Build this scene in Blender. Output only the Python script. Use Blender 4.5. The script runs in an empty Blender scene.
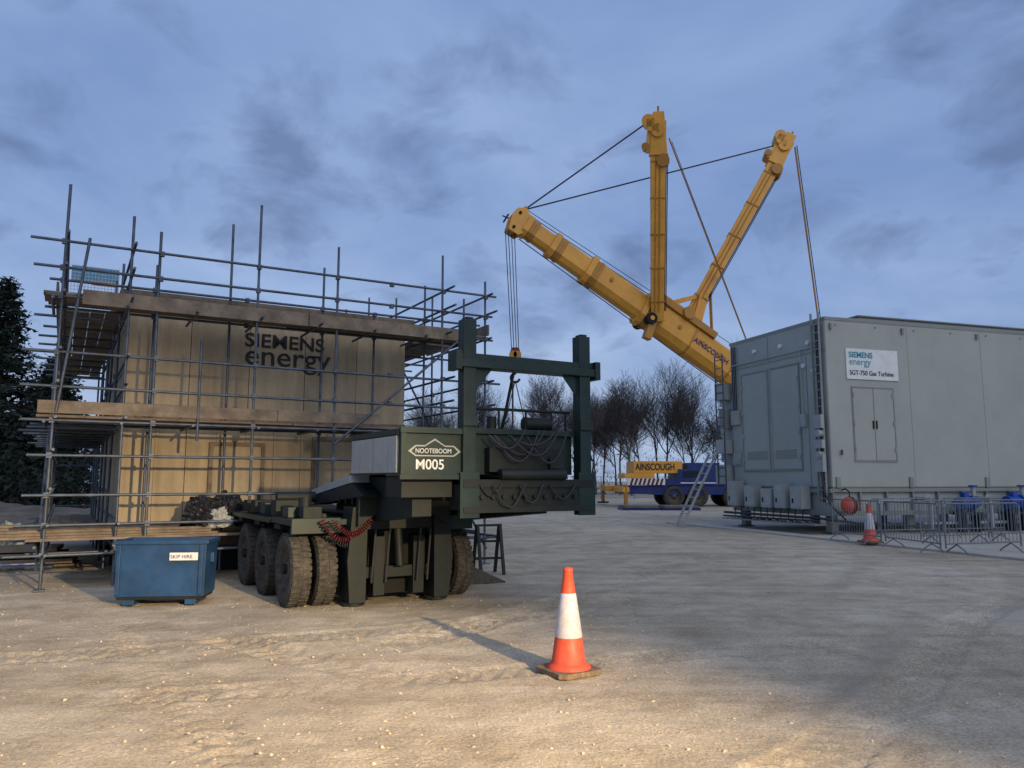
import bpy, math, random
from mathutils import Vector, Matrix, noise
random.seed(7)
R=random.random
def U(a,b): return a+(b-a)*random.random()
scene=bpy.context.scene
COL=scene.collection

# ------------------------------------------------------------------ materials
def mat(name,c,rough=0.6,metal=0.0,var=0.25,scale=3.0,bump=0.0,bscale=40.0,dirt=0.0,dirtcol=(0.30,0.24,0.15),stretch=(1,1,1),spec=0.4):
    m=bpy.data.materials.new(name); m.use_nodes=True
    nt=m.node_tree; N=nt.nodes; L=nt.links
    b=N["Principled BSDF"]; b.inputs["Roughness"].default_value=rough; b.inputs["Metallic"].default_value=metal
    b.inputs["Specular IOR Level"].default_value=spec
    tc=N.new("ShaderNodeTexCoord"); mp=N.new("ShaderNodeMapping"); mp.inputs["Scale"].default_value=stretch
    L.new(tc.outputs["Object"],mp.inputs["Vector"])
    n=N.new("ShaderNodeTexNoise"); n.inputs["Scale"].default_value=scale; n.inputs["Detail"].default_value=4; n.inputs["Roughness"].default_value=0.65
    L.new(mp.outputs[0],n.inputs["Vector"])
    r=N.new("ShaderNodeValToRGB"); r.color_ramp.elements[0].position=0.3; r.color_ramp.elements[1].position=0.7
    r.color_ramp.elements[0].color=(*[x*(1-var) for x in c],1); r.color_ramp.elements[1].color=(*[min(1,x*(1+var)) for x in c],1)
    L.new(n.outputs["Fac"],r.inputs[0]); out=r.outputs[0]
    if dirt>0:
        n2=N.new("ShaderNodeTexNoise"); n2.inputs["Scale"].default_value=scale*2.3; n2.inputs["Detail"].default_value=5; n2.inputs["Roughness"].default_value=0.75
        L.new(tc.outputs["Object"],n2.inputs["Vector"])
        r2=N.new("ShaderNodeValToRGB"); r2.color_ramp.elements[0].position=0.45; r2.color_ramp.elements[1].position=0.75
        r2.color_ramp.elements[0].color=(0,0,0,1); r2.color_ramp.elements[1].color=(dirt,dirt,dirt,1)
        L.new(n2.outputs["Fac"],r2.inputs[0])
        mx=N.new("ShaderNodeMixRGB"); L.new(r2.outputs[0],mx.inputs[0]); L.new(out,mx.inputs[1]); mx.inputs[2].default_value=(*dirtcol,1)
        out=mx.outputs[0]
    L.new(out,b.inputs["Base Color"])
    rr=N.new("ShaderNodeMapRange"); rr.inputs[3].default_value=max(0,rough-0.12); rr.inputs[4].default_value=min(1,rough+0.15)
    L.new(n.outputs["Fac"],rr.inputs[0]); L.new(rr.outputs[0],b.inputs["Roughness"])
    if bump>0:
        n3=N.new("ShaderNodeTexNoise"); n3.inputs["Scale"].default_value=bscale; n3.inputs["Detail"].default_value=3
        L.new(mp.outputs[0],n3.inputs["Vector"])
        bp=N.new("ShaderNodeBump"); bp.inputs["Strength"].default_value=bump; bp.inputs["Distance"].default_value=0.02
        L.new(n3.outputs["Fac"],bp.inputs["Height"]); L.new(bp.outputs[0],b.inputs["Normal"])
    return m

M={}
M['steel']=mat("galvanised_tube",(0.085,0.11,0.145),0.5,0.5,0.45,5,dirt=0.5,dirtcol=(0.10,0.07,0.05))
M['ply']=mat("plywood",(0.375,0.31,0.21),0.75,0,0.22,1.6,bump=0.15,stretch=(3,3,0.35),dirt=0.5,dirtcol=(0.23,0.19,0.135))
M['ply2']=mat("plywood_b",(0.34,0.28,0.19),0.75,0,0.22,1.6,bump=0.15,stretch=(3,3,0.35),dirt=0.5,dirtcol=(0.22,0.18,0.125))
M['plank']=mat("scaffold_board",(0.195,0.155,0.115),0.85,0,0.4,3,bump=0.3,dirt=0.6,dirtcol=(0.10,0.085,0.075))
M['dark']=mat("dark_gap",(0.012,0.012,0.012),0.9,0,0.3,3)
M['black']=mat("black_lettering",(0.012,0.014,0.022),0.6,0,0.1,3)
M['green']=mat("dark_green_paint",(0.003,0.020,0.019),0.42,0,0.35,2.5,dirt=0.4,dirtcol=(0.032,0.036,0.03))
M['greendk']=mat("dirty_green_frame",(0.004,0.010,0.010),0.6,0,0.4,4,dirt=0.4,dirtcol=(0.025,0.024,0.021))
M['white']=mat("white_paint",(0.66,0.68,0.68),0.5,0,0.08,2,dirt=0.2)
M['whitedirty']=mat("dusty_white",(0.33,0.36,0.36),0.55,0,0.12,2,dirt=0.5)
M['rubber']=mat("tyre_rubber",(0.04,0.038,0.035),0.88,0,0.3,6,bump=0.3,dirt=0.75,dirtcol=(0.14,0.125,0.10))
M['rim']=mat("wheel_rim",(0.08,0.07,0.06),0.6,0.3,0.35,6,dirt=0.6,dirtcol=(0.2,0.17,0.12))
M['red']=mat("red_hose",(0.10,0.010,0.014),0.5,0,0.3,4)
M['orange']=mat("cone_orange",(0.62,0.07,0.032),0.5,0,0.15,7,dirt=0.55,dirtcol=(0.38,0.15,0.08))
M['conewhite']=mat("cone_reflective",(0.52,0.52,0.58),0.4,0,0.12,12,dirt=0.6,dirtcol=(0.34,0.31,0.29))
M['conebase']=mat("cone_base_rubber",(0.14,0.10,0.065),0.9,0,0.3,9,bump=0.2,dirt=0.8,dirtcol=(0.33,0.25,0.15))
M['blue']=mat("blue_skip_paint",(0.010,0.050,0.135),0.5,0,0.3,3,dirt=0.5,dirtcol=(0.035,0.055,0.09))
M['pumpblue']=mat("pump_blue",(0.01,0.06,0.32),0.4,0,0.2,4)
M['yellow']=mat("crane_yellow",(0.66,0.32,0.045),0.42,0,0.15,0.8,dirt=0.3,dirtcol=(0.40,0.21,0.05))
M['yellowdk']=mat("crane_yellow_dark",(0.40,0.19,0.03),0.5,0,0.2,1,dirt=0.3,dirtcol=(0.2,0.12,0.04))
M['craneblue']=mat("crane_chassis_blue",(0.010,0.028,0.15),0.4,0,0.2,1,dirt=0.2,dirtcol=(0.1,0.09,0.08))
M['rope']=mat("wire_rope",(0.035,0.035,0.045),0.6,0.4,0.2,3)
M['greyenc']=mat("grey_enclosure",(0.33,0.355,0.325),0.55,0,0.09,0.45,dirt=0.22,dirtcol=(0.22,0.24,0.215),bump=0.05,bscale=2)
M['greyenc2']=mat("grey_trim",(0.22,0.24,0.222),0.5,0,0.12,1,dirt=0.25,dirtcol=(0.13,0.14,0.13))
M['cabinet']=mat("cabinet_grey",(0.31,0.34,0.34),0.5,0,0.12,2,dirt=0.25,dirtcol=(0.2,0.2,0.18))
M['concrete']=mat("concrete",(0.42,0.39,0.33),0.9,0,0.16,1.5,bump=0.2,dirt=0.5,dirtcol=(0.35,0.28,0.19))
M['barrier']=mat("barrier_galv",(0.17,0.20,0.23),0.5,0.5,0.2,4)
M['bark']=mat("bare_bark",(0.075,0.062,0.055),0.95,0,0.3,1)
M['twig']=mat("twig",(0.065,0.056,0.055),0.95,0,0.4,0.2)
M['conifer']=mat("conifer_needles",(0.012,0.022,0.016),0.9,0,0.55,0.7)
M['tarp']=mat("black_tarp",(0.015,0.016,0.02),0.3,0,0.3,5)
M['stone']=mat("limestone_pebble",(0.46,0.385,0.28),0.95,0,0.35,2)
M['mound']=mat("soil_mound",(0.13,0.11,0.08),0.95,0,0.4,1,bump=0.5)
M['cyan']=mat("cyan_print",(0.01,0.22,0.32),0.5,0,0.05,3)
M['bluebanner']=mat("banner_blue",(0.10,0.33,0.50),0.6,0,0.15,1)
M['glass']=mat("cab_glass",(0.02,0.03,0.04),0.1,0,0.1,1)
def emis(name,c,s):
    m=bpy.data.materials.new(name); m.use_nodes=True
    b=m.node_tree.nodes["Principled BSDF"]; b.inputs["Emission Color"].default_value=(*c,1); b.inputs["Emission Strength"].default_value=s
    return m
M['lamp']=emis("lamp_lens",(1,0.8,0.5),8)

# ------------------------------------------------------------------ builder
def empty(name,loc):
    e=bpy.data.objects.new(name,None); e.location=loc; e.empty_display_size=0.3; COL.objects.link(e); return e
def adopt(o,parent):
    if parent is not None:
        o.parent=parent; o.matrix_parent_inverse=Matrix.Translation(parent.location).inverted()
class MB:
    def __init__(s,M0=None): s.v=[];s.f=[];s.mi=[];s.mats=[];s.M=M0 or Matrix.Identity(4);s.sm=[]
    def m(s,k):
        if k not in s.mats: s.mats.append(k)
        return s.mats.index(k)
    def add(s,vs,fs,k,smooth=False,T=None):
        b=len(s.v); X=s.M@T if T is not None else s.M
        s.v+= [X@Vector(p) for p in vs]; i=s.m(k)
        for f in fs: s.f.append([b+j for j in f]); s.mi.append(i); s.sm.append(smooth)
    def box(s,a,b,k,T=None):
        x0,y0,z0=a;x1,y1,z1=b
        s.add([(x0,y0,z0),(x1,y0,z0),(x1,y1,z0),(x0,y1,z0),(x0,y0,z1),(x1,y0,z1),(x1,y1,z1),(x0,y1,z1)],
              [(0,3,2,1),(4,5,6,7),(0,1,5,4),(1,2,6,5),(2,3,7,6),(3,0,4,7)],k,T=T)
    def prism(s,poly,axis,a,b,k,T=None):
        n=len(poly)
        def mk(p,t):
            return (t,p[0],p[1]) if axis==0 else ((p[0],t,p[1]) if axis==1 else (p[0],p[1],t))
        vs=[mk(p,a) for p in poly]+[mk(p,b) for p in poly]
        fs=[tuple(range(n))[::-1],tuple(range(n,2*n))]+[(i,(i+1)%n,n+(i+1)%n,n+i) for i in range(n)]
        s.add(vs,fs,k,T=T)
    def tube(s,p0,p1,r,k,n=8,r2=None,T=None,caps=True,smooth=True):
        p0=Vector(p0);p1=Vector(p1);r2=r if r2 is None else r2
        d=(p1-p0)
        if d.length<1e-6: return
        q=d.to_track_quat('Z','Y').to_matrix()
        vs=[]
        for (p,rr) in ((p0,r),(p1,r2)):
            for i in range(n):
                a=2*math.pi*i/n; vs.append(p+q@Vector((rr*math.cos(a),rr*math.sin(a),0)))
        s.add(vs,[(i,(i+1)%n,n+(i+1)%n,n+i) for i in range(n)],k,smooth,T)
        if caps: s.add(vs,[tuple(range(n))[::-1],tuple(range(n,2*n))],k,False,T)
    def path(s,pts,r,k,n=6,T=None):
        for a,b in zip(pts[:-1],pts[1:]): s.tube(a,b,r,k,n,T=T,caps=False)
    def beam(s,p0,p1,w,h,k,w2=None,h2=None,up=(0,0,1),T=None):
        p0=Vector(p0);p1=Vector(p1); d=(p1-p0).normalized(); sd=d.cross(Vector(up)).normalized(); u=sd.cross(d)
        w2=w2 or w;h2=h2 or h; vs=[]
        for p,ww,hh in ((p0,w,h),(p1,w2,h2)):
            for a,b in ((-1,-1),(1,-1),(1,1),(-1,1)): vs.append(p+sd*ww/2*a+u*hh/2*b)
        s.add(vs,[(3,2,1,0),(4,5,6,7),(0,1,5,4),(1,2,6,5),(2,3,7,6),(3,0,4,7)],k,T=T)
    def lathe(s,prof,k,n=28,T=None,smooth=True):
        vs=[]; m=len(prof)
        for i in range(n):
            a=2*math.pi*i/n
            for (x,r) in prof: vs.append((x,r*math.cos(a),r*math.sin(a)))
        fs=[]
        for i in range(n):
            j=(i+1)%n
            for q in range(m-1): fs.append((i*m+q,j*m+q,j*m+q+1,i*m+q+1))
        s.add(vs,fs,k,smooth,T)
    def obj(s,name,parent=None,bevel=0.0,origin=None):
        me=bpy.data.meshes.new(name); vs=s.v
        if origin is not None: o0=Vector(origin); vs=[v-o0 for v in vs]
        me.from_pydata([tuple(v) for v in vs],[],s.f)
        for k in s.mats: me.materials.append(M[k])
        me.polygons.foreach_set("material_index",s.mi); me.polygons.foreach_set("use_smooth",s.sm); me.update()
        import bmesh
        bm=bmesh.new(); bm.from_mesh(me); bmesh.ops.recalc_face_normals(bm,faces=bm.faces); bm.to_mesh(me); bm.free()
        o=bpy.data.objects.new(name,me); COL.objects.link(o)
        if origin is not None: o.location=origin
        if bevel>0:
            b=o.modifiers.new("bevel",'BEVEL'); b.width=bevel; b.segments=2; b.limit_method='ANGLE'; b.angle_limit=math.radians(50)
        adopt(o,parent); return o
def frame(origin,ang):
    return Matrix.Translation(origin)@Matrix.Rotation(ang,4,'Z')
def text(body,size,Mw,k,parent,name,ext=0.004,align='LEFT',sx=1.0,bold=0.0):
    c=bpy.data.curves.new(name,'FONT'); c.body=body; c.size=size; c.extrude=ext; c.align_x=align; c.offset=bold
    c.materials.append(M[k]); o=bpy.data.objects.new(name,c); COL.objects.link(o)
    o.matrix_world=Mw@Matrix.Diagonal((sx,1,1,1))
    if parent is not None:
        o.parent=parent; o.matrix_parent_inverse=Matrix.Translation(parent.location).inverted()
    return o
UPR=Matrix.Rotation(math.radians(90),4,'X')

def tyre(mb,c,r,w,k='rubber',T=None):
    X=Matrix.Translation(c)
    if T is not None: X=T@X
    h=w/2
    prof=[(-h*0.55,r*0.56),(-h*0.9,r*0.62),(-h,r*0.80),(-h*0.92,r*0.93),(-h*0.75,r*0.985),(0,r*0.99),(h*0.75,r*0.985),(h*0.92,r*0.93),(h,r*0.80),(h*0.9,r*0.62),(h*0.55,r*0.56)]
    mb.lathe(prof,k,36,X)
    nl=36
    for i in range(nl):
        a=2*math.pi*i/nl
        for sd in (-1,1):
            Rm=X@Matrix.Rotation(a+sd*0.045,4,'X')
            mb.box((sd*h*0.08 if sd>0 else -h*0.9,-r*0.055,r*0.965),(h*0.9 if sd>0 else -h*0.08,r*0.055,r*1.015),k,Rm)
    mb.lathe([(-h*0.55,r*0.57),(-h*0.62,r*0.53),(-h*0.3,r*0.47),(-h*0.25,r*0.26),(-h*0.6,r*0.22),(-h*0.66,r*0.1),(-h*0.66,0.001)],'rim',28,X)
    mb.lathe([(h*0.55,r*0.57),(h*0.62,r*0.53),(h*0.3,r*0.47),(h*0.25,r*0.26),(h*0.6,r*0.22),(h*0.66,r*0.1),(h*0.66,0.001)],'rim',28,X)
    for i in range(10):
        a=2*math.pi*i/10; y=r*0.34*math.cos(a); z=r*0.34*math.sin(a)
        for sd in (-1,1):
            mb.tube((sd*h*0.25,y,z),(sd*h*0.42,y,z),r*0.03,'rim',6,T=X)

# ------------------------------------------------------------------ ground
def axis_pts(lo,hi,step,far_lo,far_hi,g=1.16):
    a=[];x=lo
    while x<hi: a.append(x); x+=step
    a.append(hi); st=step
    x=hi
    while x<far_hi: st*=g; x+=st; a.append(x)
    x=lo; st=step; b=[]
    while x>far_lo: st*=g; x-=st; b.append(x)
    return b[::-1]+a
def seg_d(x,y,a,b):
    dx,dy=b[0]-a[0],b[1]-a[1]; l=math.hypot(dx,dy); dx/=l;dy/=l
    t=(x-a[0])*dx+(y-a[1])*dy; d=-(x-a[0])*dy+(y-a[1])*dx
    return t,d,l
tracks=[((-3.0,2.2),(-7.0,10.8),0.20),((-4.9,2.2),(-8.6,9.5),0.2),((-5.4,7.2),(1.2,9.9),0.26),((-3.2,6.1),(3.6,8.2),0.22),((1.0,4.0),(9,13.5),0.24),((2.9,3.5),(11,12.4),0.24),((-1.2,8.0),(8.5,24),0.28),((-0.5,2.5),(-4.4,9.3),0.2),((-3.4,8.6),(-1.0,7.0),0.25)]
def gh(x,y):
    d=math.hypot(x,y-8)
    if d>45: return 0.0
    p=Vector((x,y,0)); f=1.0 if d<25 else (45-d)/20
    h=0.014*noise.noise(p*0.6)+0.009*noise.noise(p*1.9)
    if d<14:
        h+=0.006*noise.noise(p*4.5)+0.007*noise.noise(p*11)
        for a,b,w in tracks:
            t,dd,l=seg_d(x,y,a,b)
            dd+=0.12*math.sin(t*0.7)
            if -0.5<t<l+0.5 and abs(dd)<w*1.6:
                e=min(1,max(0,(t+0.5)),max(0,(l+0.5-t)))*(0.65+1.0*noise.noise(Vector((t*0.8,w*9,3))))
                if abs(dd)<w:
                    h+=e*(-0.011+0.012*(1 if math.sin((t+abs(dd)*0.7)*2*math.pi/0.19)>0 else -1)*(1-(abs(dd)/w)**4))
                else: h+=e*0.012*(1-(abs(dd)-w)/(w*0.6))
    return h*f
xs=axis_pts(-8.5,8.5,0.045,-900,900); ys=axis_pts(2.2,11.5,0.045,-500,900)
gv=[(x,y,gh(x,y)) for y in ys for x in xs]
nx=len(xs); gf=[(j*nx+i,j*nx+i+1,(j+1)*nx+i+1,(j+1)*nx+i) for j in range(len(ys)-1) for i in range(nx-1)]
gm=bpy.data.meshes.new("ground"); gm.from_pydata(gv,[],gf)
gm.polygons.foreach_set("use_smooth",[True]*len(gf)); gm.update()
ground=bpy.data.objects.new("ground",gm); COL.objects.link(ground)
m=bpy.data.materials.new("crushed_limestone_ground"); m.use_nodes=True; nt=m.node_tree;N=nt.nodes;L=nt.links;b=N["Principled BSDF"]
b.inputs["Roughness"].default_value=0.95; b.inputs["Specular IOR Level"].default_value=0.1
tc=N.new("ShaderNodeTexCoord")
def nz(sc,det=6,ro=0.6,dist=0.0,vec=None):
    n=N.new("ShaderNodeTexNoise"); n.inputs["Scale"].default_value=sc;n.inputs["Detail"].default_value=det;n.inputs["Roughness"].default_value=ro;n.inputs["Distortion"].default_value=dist
    L.new(vec or tc.outputs["Object"],n.inputs["Vector"]); return n
def ramp(src,p0,c0,p1,c1):
    r=N.new("ShaderNodeValToRGB"); r.color_ramp.elements[0].position=p0;r.color_ramp.elements[1].position=p1
    r.color_ramp.elements[0].color=(*c0,1);r.color_ramp.elements[1].color=(*c1,1); L.new(src,r.inputs[0]); return r
def mix(f,a,bb,mode='MIX'):
    x=N.new("ShaderNodeMixRGB"); x.blend_type=mode
    if isinstance(f,float): x.inputs[0].default_value=f
    else: L.new(f,x.inputs[0])
    for i,s in ((1,a),(2,bb)):
        if isinstance(s,tuple): x.inputs[i].default_value=(*s,1)
        else: L.new(s,x.inputs[i])
    return x
def mth(op,a,b_=None):
    x=N.new("ShaderNodeMath"); x.operation=op
    for i,s in enumerate((a,b_)):
        if s is None: continue
        if isinstance(s,(int,float)): x.inputs[i].default_value=s
        else: L.new(s,x.inputs[i])
    return x.outputs[0]
big=nz(0.22,4,0.6,0.4); r1=ramp(big.outputs[0],0.35,(0.50,0.435,0.335),0.65,(0.66,0.59,0.47))
mid=nz(1.7,5,0.7,0.3); r2=ramp(mid.outputs[0],0.32,(0.72,0.705,0.67),0.62,(1.05,1.05,1.05))
c1=mix(1.0,r1.outputs[0],r2.outputs[0],'MULTIPLY')
mpk=N.new("ShaderNodeMapping"); mpk.inputs["Rotation"].default_value=(0,0,math.radians(-33)); mpk.inputs["Scale"].default_value=(0.10,1.3,1); L.new(tc.outputs["Object"],mpk.inputs["Vector"])
stk=nz(1.6,4,0.65,0.2,mpk.outputs[0]); r3=ramp(stk.outputs[0],0.38,(0.80,0.78,0.75),0.60,(1.04,1.04,1.04))
c2=mix(0.75,c1.outputs[0],r3.outputs[0],'MULTIPLY')
fine=nz(42,3,0.8); r4=ramp(fine.outputs[0],0.36,(0.62,0.60,0.57),0.66,(1.18,1.18,1.18))
c3=mix(0.85,c2.outputs[0],r4.outputs[0],'MULTIPLY')
for (cx,cy,per,th) in ((-16.0,27.0,2.45,.50),(24.0,-6.0,3.3,.52)):
    vs_=N.new("ShaderNodeVectorMath"); vs_.operation='DISTANCE'; L.new(tc.outputs["Object"],vs_.inputs[0]); vs_.inputs[1].default_value=(cx,cy,0)
    dd=mth('ADD',vs_.outputs['Value'],mth('MULTIPLY',mid.outputs[0],.25))
    pp=mth('ABSOLUTE',mth('SUBTRACT',mth('MODULO',dd,per),per/2))
    band=ramp(pp,0.10,(1,1,1),0.26,(0,0,0))
    msk=ramp(big.outputs[0],th-.03,(0,0,0),th+.08,(1,1,1)) if cx<0 else ramp(big.outputs[0],.42,(1,1,1),th,(0,0,0))
    fm=mth('MULTIPLY',mth('MULTIPLY',band.outputs[0],msk.outputs[0]),.4)
    c3=mix(fm,c3.outputs[0],(0.29,0.255,0.205))
L.new(c3.outputs[0],b.inputs["Base Color"])
n5=nz(24,5,0.8)
bp=N.new("ShaderNodeBump"); bp.inputs["Strength"].default_value=0.75; bp.inputs["Distance"].default_value=0.028; L.new(n5.outputs[0],bp.inputs["Height"]); L.new(bp.outputs[0],b.inputs["Normal"])
gm.materials.append(m)
mb=MB()
for i in range(6500):
    y=2.3+(R()**1.3)*12; x=U(-0.72,0.72)*y+U(-.3,.3)
    if noise.noise(Vector((x*0.7,y*0.7,5)))<-0.05 and R()<0.8: continue
    s=0.004+0.017*(R()**4)
    z=gh(x,y)
    vs=[Vector((U(.7,1.2)*s,0,0)),Vector((-U(.7,1.2)*s,0,0)),Vector((0,U(.7,1.2)*s,0)),Vector((0,-U(.7,1.2)*s,0)),Vector((0,0,U(.4,.8)*s)),Vector((0,0,-.5*s))]
    q=Matrix.Rotation(U(0,6.3),3,'Z')@Matrix.Rotation(U(-.4,.4),3,'X')
    mb.add([q@v+Vector((x,y,z+s*.15)) for v in vs],[(0,2,4),(2,1,4),(1,3,4),(3,0,4),(2,0,5),(1,2,5),(3,1,5),(0,3,5)],'stone')
mb.obj("gravel_stones")

# ------------------------------------------------------------------ scaffold + timber building
A30=math.radians(30)
P0=Vector((-7.1,11.9,0)); SM=frame(P0,A30)
bld=empty("timber_clad_building",SM@Vector((3.7,5,0)))
mb=MB(SM)
X0,X1,Y0,Y1,ZB,ZT=1.05,6.33,1.3,9.8,0.62,4.92
mb.box((X0+.03,Y0+.03,ZB),(X1-.03,Y1-.03,ZT-.03),'dark')
w=(X1-X0)/5
for i in range(5):
    for (za,zb) in ((ZB,2.72),(2.728,ZT)):
        mb.box((X0+i*w+(0.006 if i else 0),Y0-U(0,.004),za),(X0+(i+1)*w-.006,Y0+.028,zb),'ply' if (i+(za>1))%2 else 'ply2')
w=(Y1-Y0)/7
for i in range(7):
    for (za,zb) in ((ZB,2.72),(2.728,ZT)):
        mb.box((X0-.001,Y0+.03+i*w,za),(X0+.028,Y0+(i+1)*w+.02,zb),'ply2')
        mb.box((X1-.028,Y0+.03+i*w,za),(X1+.001,Y0+(i+1)*w+.02,zb),'ply2')
mb.box((X0,Y1-.028,ZB),(X1,Y1,ZT),'ply2')
mb.obj("walls",bld)
mb=MB(SM)
for i in range(11):
    x=X0+.02+i*(X1-X0-.09)/10
    mb.box((x,Y0-.032,ZB+.02),(x+.05,Y0-.006,2.60),'ply2')
mb.box((X0-.02,Y0-.045,2.62),(X1+.02,Y0-.004,2.80),'plank')
mb.box((X0-.04,Y0-.05,ZB-.14),(X1+.04,Y0-.004,ZB+.06),'plank')
for (xa,xb,za,zb) in ((2.5,3.5,.9,2.35),(4.4,5.3,.9,2.5)):
    mb.box((xa,Y0-.055,za),(xb,Y0-.034,zb),'ply'); 
    for x in (xa,xb-.07): mb.box((x,Y0-.085,za),(x+.07,Y0-.056,zb),'plank')
    mb.box((xa+.07,Y0-.085,zb-.07),(xb-.07,Y0-.056,zb),'plank')
mb.obj("timber_framing",bld)
mb=MB(SM); mb.box((X0-.15,Y0-.15,ZT),(X1+.15,Y1+.15,ZT+.10),'plank'); mb.obj("roof_deck",bld)
mb=MB(SM)
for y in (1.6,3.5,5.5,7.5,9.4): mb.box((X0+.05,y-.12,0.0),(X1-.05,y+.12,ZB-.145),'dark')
mb.obj("support_skids",bld)
TW=SM@Matrix.Translation((3.05,Y0-.012,4.20))@UPR
text("SIEMENS",0.37,TW,'black',bld,"lettering_upper",0.003,sx=1.12,bold=0.006)
TW=SM@Matrix.Translation((3.05,Y0-.012,3.85))@UPR
text("energy",0.56,TW,'black',bld,"lettering_lower",0.003,sx=1.10,bold=0.003)

scf=empty("scaffolding",P0)
mb=MB(SM); r=0.0235
def coup(x,y,z): mb.box((x-.036,y-.04,z-.04),(x+.036,y+.04,z+.04),'steel')
frontx=[0,1.42,3.0,4.43,5.5,6.6,7.56]
tops={0:6.35,1.42:5.8,3.0:6.55,4.43:6.0,5.5:5.2,6.6:6.15,7.56:5.75}
for x in frontx:
    if x!=5.5: mb.tube((x+U(-.02,.02),0,0.02),(x+U(-.03,.03),U(-.03,.03),tops[x]),r,'steel')
    mb.box((x-.08,-.08,.0),(x+.08,.08,.02),'steel')
    xi=2.72 if x==3.0 else x
    mb.tube((xi,0.95,0.02),(xi+U(-.03,.03),.95,tops[x]-U(.1,.7)),r,'steel')
mb.tube((0.98,0,.02),(0.97,0.02,6.0),r,'steel'); mb.tube((2.1,-.06,2.3),(2.1,-.06,4.0),r,'steel')
lev=[0.5,0.95,1.45,2.05,2.58,3.12,3.62,4.50,4.98,5.42]
for z in lev:
    for y in (0.0,0.95):
        if y>0 and z not in (.5,2.58,4.5,4.98): continue
        dz=U(-.03,.03)
        a=-U(.15,.55); e=7.56+U(.1,.35)
        mb.tube((a,y-.05,z+dz),(e,y-.05,z+dz+U(-.03,.03)),r,'steel')
        for x in frontx: coup(x,y-.025,z+dz)
    for x in (0,.95,6.6,7.56):
        if x in (.95,6.6) and z in (1.45,2.05): continue
        dz=U(-.03,.03)+.05
        mb.tube((x+.05,-U(.15,.5),z+dz),(x+.05,10.9+U(0,.3),z+dz),r,'steel')
for yy in (2.6,4.4,6.2,8.0,9.8,10.8):
    for x in (0,.95,6.6,7.56):
        mb.tube((x,yy,.02),(x+U(-.04,.04),yy,5.5+U(0,.8)),r,'steel')
        for z in lev[::2]: coup(x,yy,z)
for x in (2,3.5,5,): mb.tube((x,10.8,.02),(x,10.8,5.9),r,'steel')
for z in lev[1::2]: mb.tube((-.2,10.85,z),(7.8,10.85,z),r,'steel')
for z in (.66,2.54,4.46):
    x=-.1
    while x<7.7:
        mb.tube((x,-.25+U(-.1,.1),z),(x,1.22,z),r,'steel'); x+=1.05
    y=1.4
    while y<10.6:
        mb.tube((-.35+U(-.25,.1),y,z),(1.0,y,z),r,'steel'); mb.tube((6.45,y,z),(7.9,y,z),r,'steel'); y+=1.1
for p,q in (((4.43,-.08,2.3),(7.0,-.08,4.5)),((0.05,-.08,2.7),(0.35,-.08,5.5)),((7.6,0,.3),(7.6,2.6,2.6)),((-.06,0,.3),(-.06,2.6,2.6)),((-.06,2.6,2.6),(-.06,5,4.6)),((4.43,-.1,.1),(6.6,-.1,2.0)),((7.62,2.6,2.7),(7.62,5,4.8))):
    mb.tube(p,q,r,'steel')
mb.obj("tubes_and_couplers",scf)
mb=MB(SM)
def boards(xa,xb,y,n,z,along='x',bw=.225):
    for i in range(n):
        t=xa-U(0,.15)
        while t<xb-.3:
            e=min(t+3.9,xb+U(0,.15)); dz=U(-.006,.012)
            if along=='x': mb.box((t,y+i*(bw+.008),z+dz),(e-.01,y+i*(bw+.008)+bw,z+dz+.038),'plank')
            else: mb.box((y+i*(bw+.008),t,z+dz),(y+i*(bw+.008)+bw,e-.01,z+dz+.038),'plank')
            t=e+.004
boards(-.1,7.5,-.02,4,4.55); boards(-.1,6.4,-.02,4,2.62); boards(-.1,3.4,-.02,4,.72)
for z in (4.55,2.62): boards(1.3,10.6,-.02,4,z,'y'); boards(1.3,10.6,6.42,4,z,'y')
boards(1.3,9.6,-.02,4,.72,'y')
for (za,zb,xb) in ((4.43,4.655,6.95),(2.68,2.87,5.3)):
    t=.3 if za>4 else -.2
    while t<xb:
        e=min(t+3.6,xb); mb.box((t,-.075-.0*t,za+U(-.01,.01)),(e-.01,-.037,zb+U(-.01,.01)),'plank'); t=e+.01
mb.box((-.075,.3,4.60),(-.037,6,4.82),'plank'); mb.box((7.56,-.1,4.60),(7.60,3,4.82),'plank')
for i in range(5): mb.box((-.6,.1+i*.05,.76+i*.042),(2.2+U(-.3,.4),.34+i*.05,.798+i*.042),'plank')
mb.obj("boards",scf)
mb=MB(SM)
for i in range(15): mb.tube((.1+i*.065,5.0,5.0),(.1+i*.065,5.0,6.3),.006,'conewhite',4)
for i in range(18): mb.tube((.1,5.0,5.0+i*.075),(1.02,5.0,5.0+i*.075),.006,'conewhite',4)
mb.box((.1,5.03,5.95),(1.02,5.04,6.28),'bluebanner'); mb.box((.5,5.02,5.88),(1.02,5.027,5.98),'yellow')
mb.obj("mesh_gate",scf)
def crumple(name,c,rx,ry,rz,k,seed,parent=None,amp=1.0):
    mb=MB(); n=40;mm=26;vs=[]
    for j in range(mm+1):
        ph=math.pi*j/mm
        for i in range(n):
            th=2*math.pi*i/n
            d=Vector((math.sin(ph)*math.cos(th),math.sin(ph)*math.sin(th),math.cos(ph)))
            f=1+.45*noise.noise(d*2+Vector((seed,0,0)))+amp*.4*abs(noise.noise(d*4+Vector((seed,3,0))))+amp*.22*abs(noise.noise(d*9+Vector((seed,3,0))))
            vs.append((c[0]+d.x*rx*f,c[1]+d.y*ry*f,max(c[2]-rz*.55,c[2]+d.z*rz*f)))
    fs=[(j*n+i,j*n+(i+1)%n,(j+1)*n+(i+1)%n,(j+1)*n+i) for j in range(mm) for i in range(n)]
    mb.add(vs,fs,k); return mb.obj(name,parent)
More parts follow.
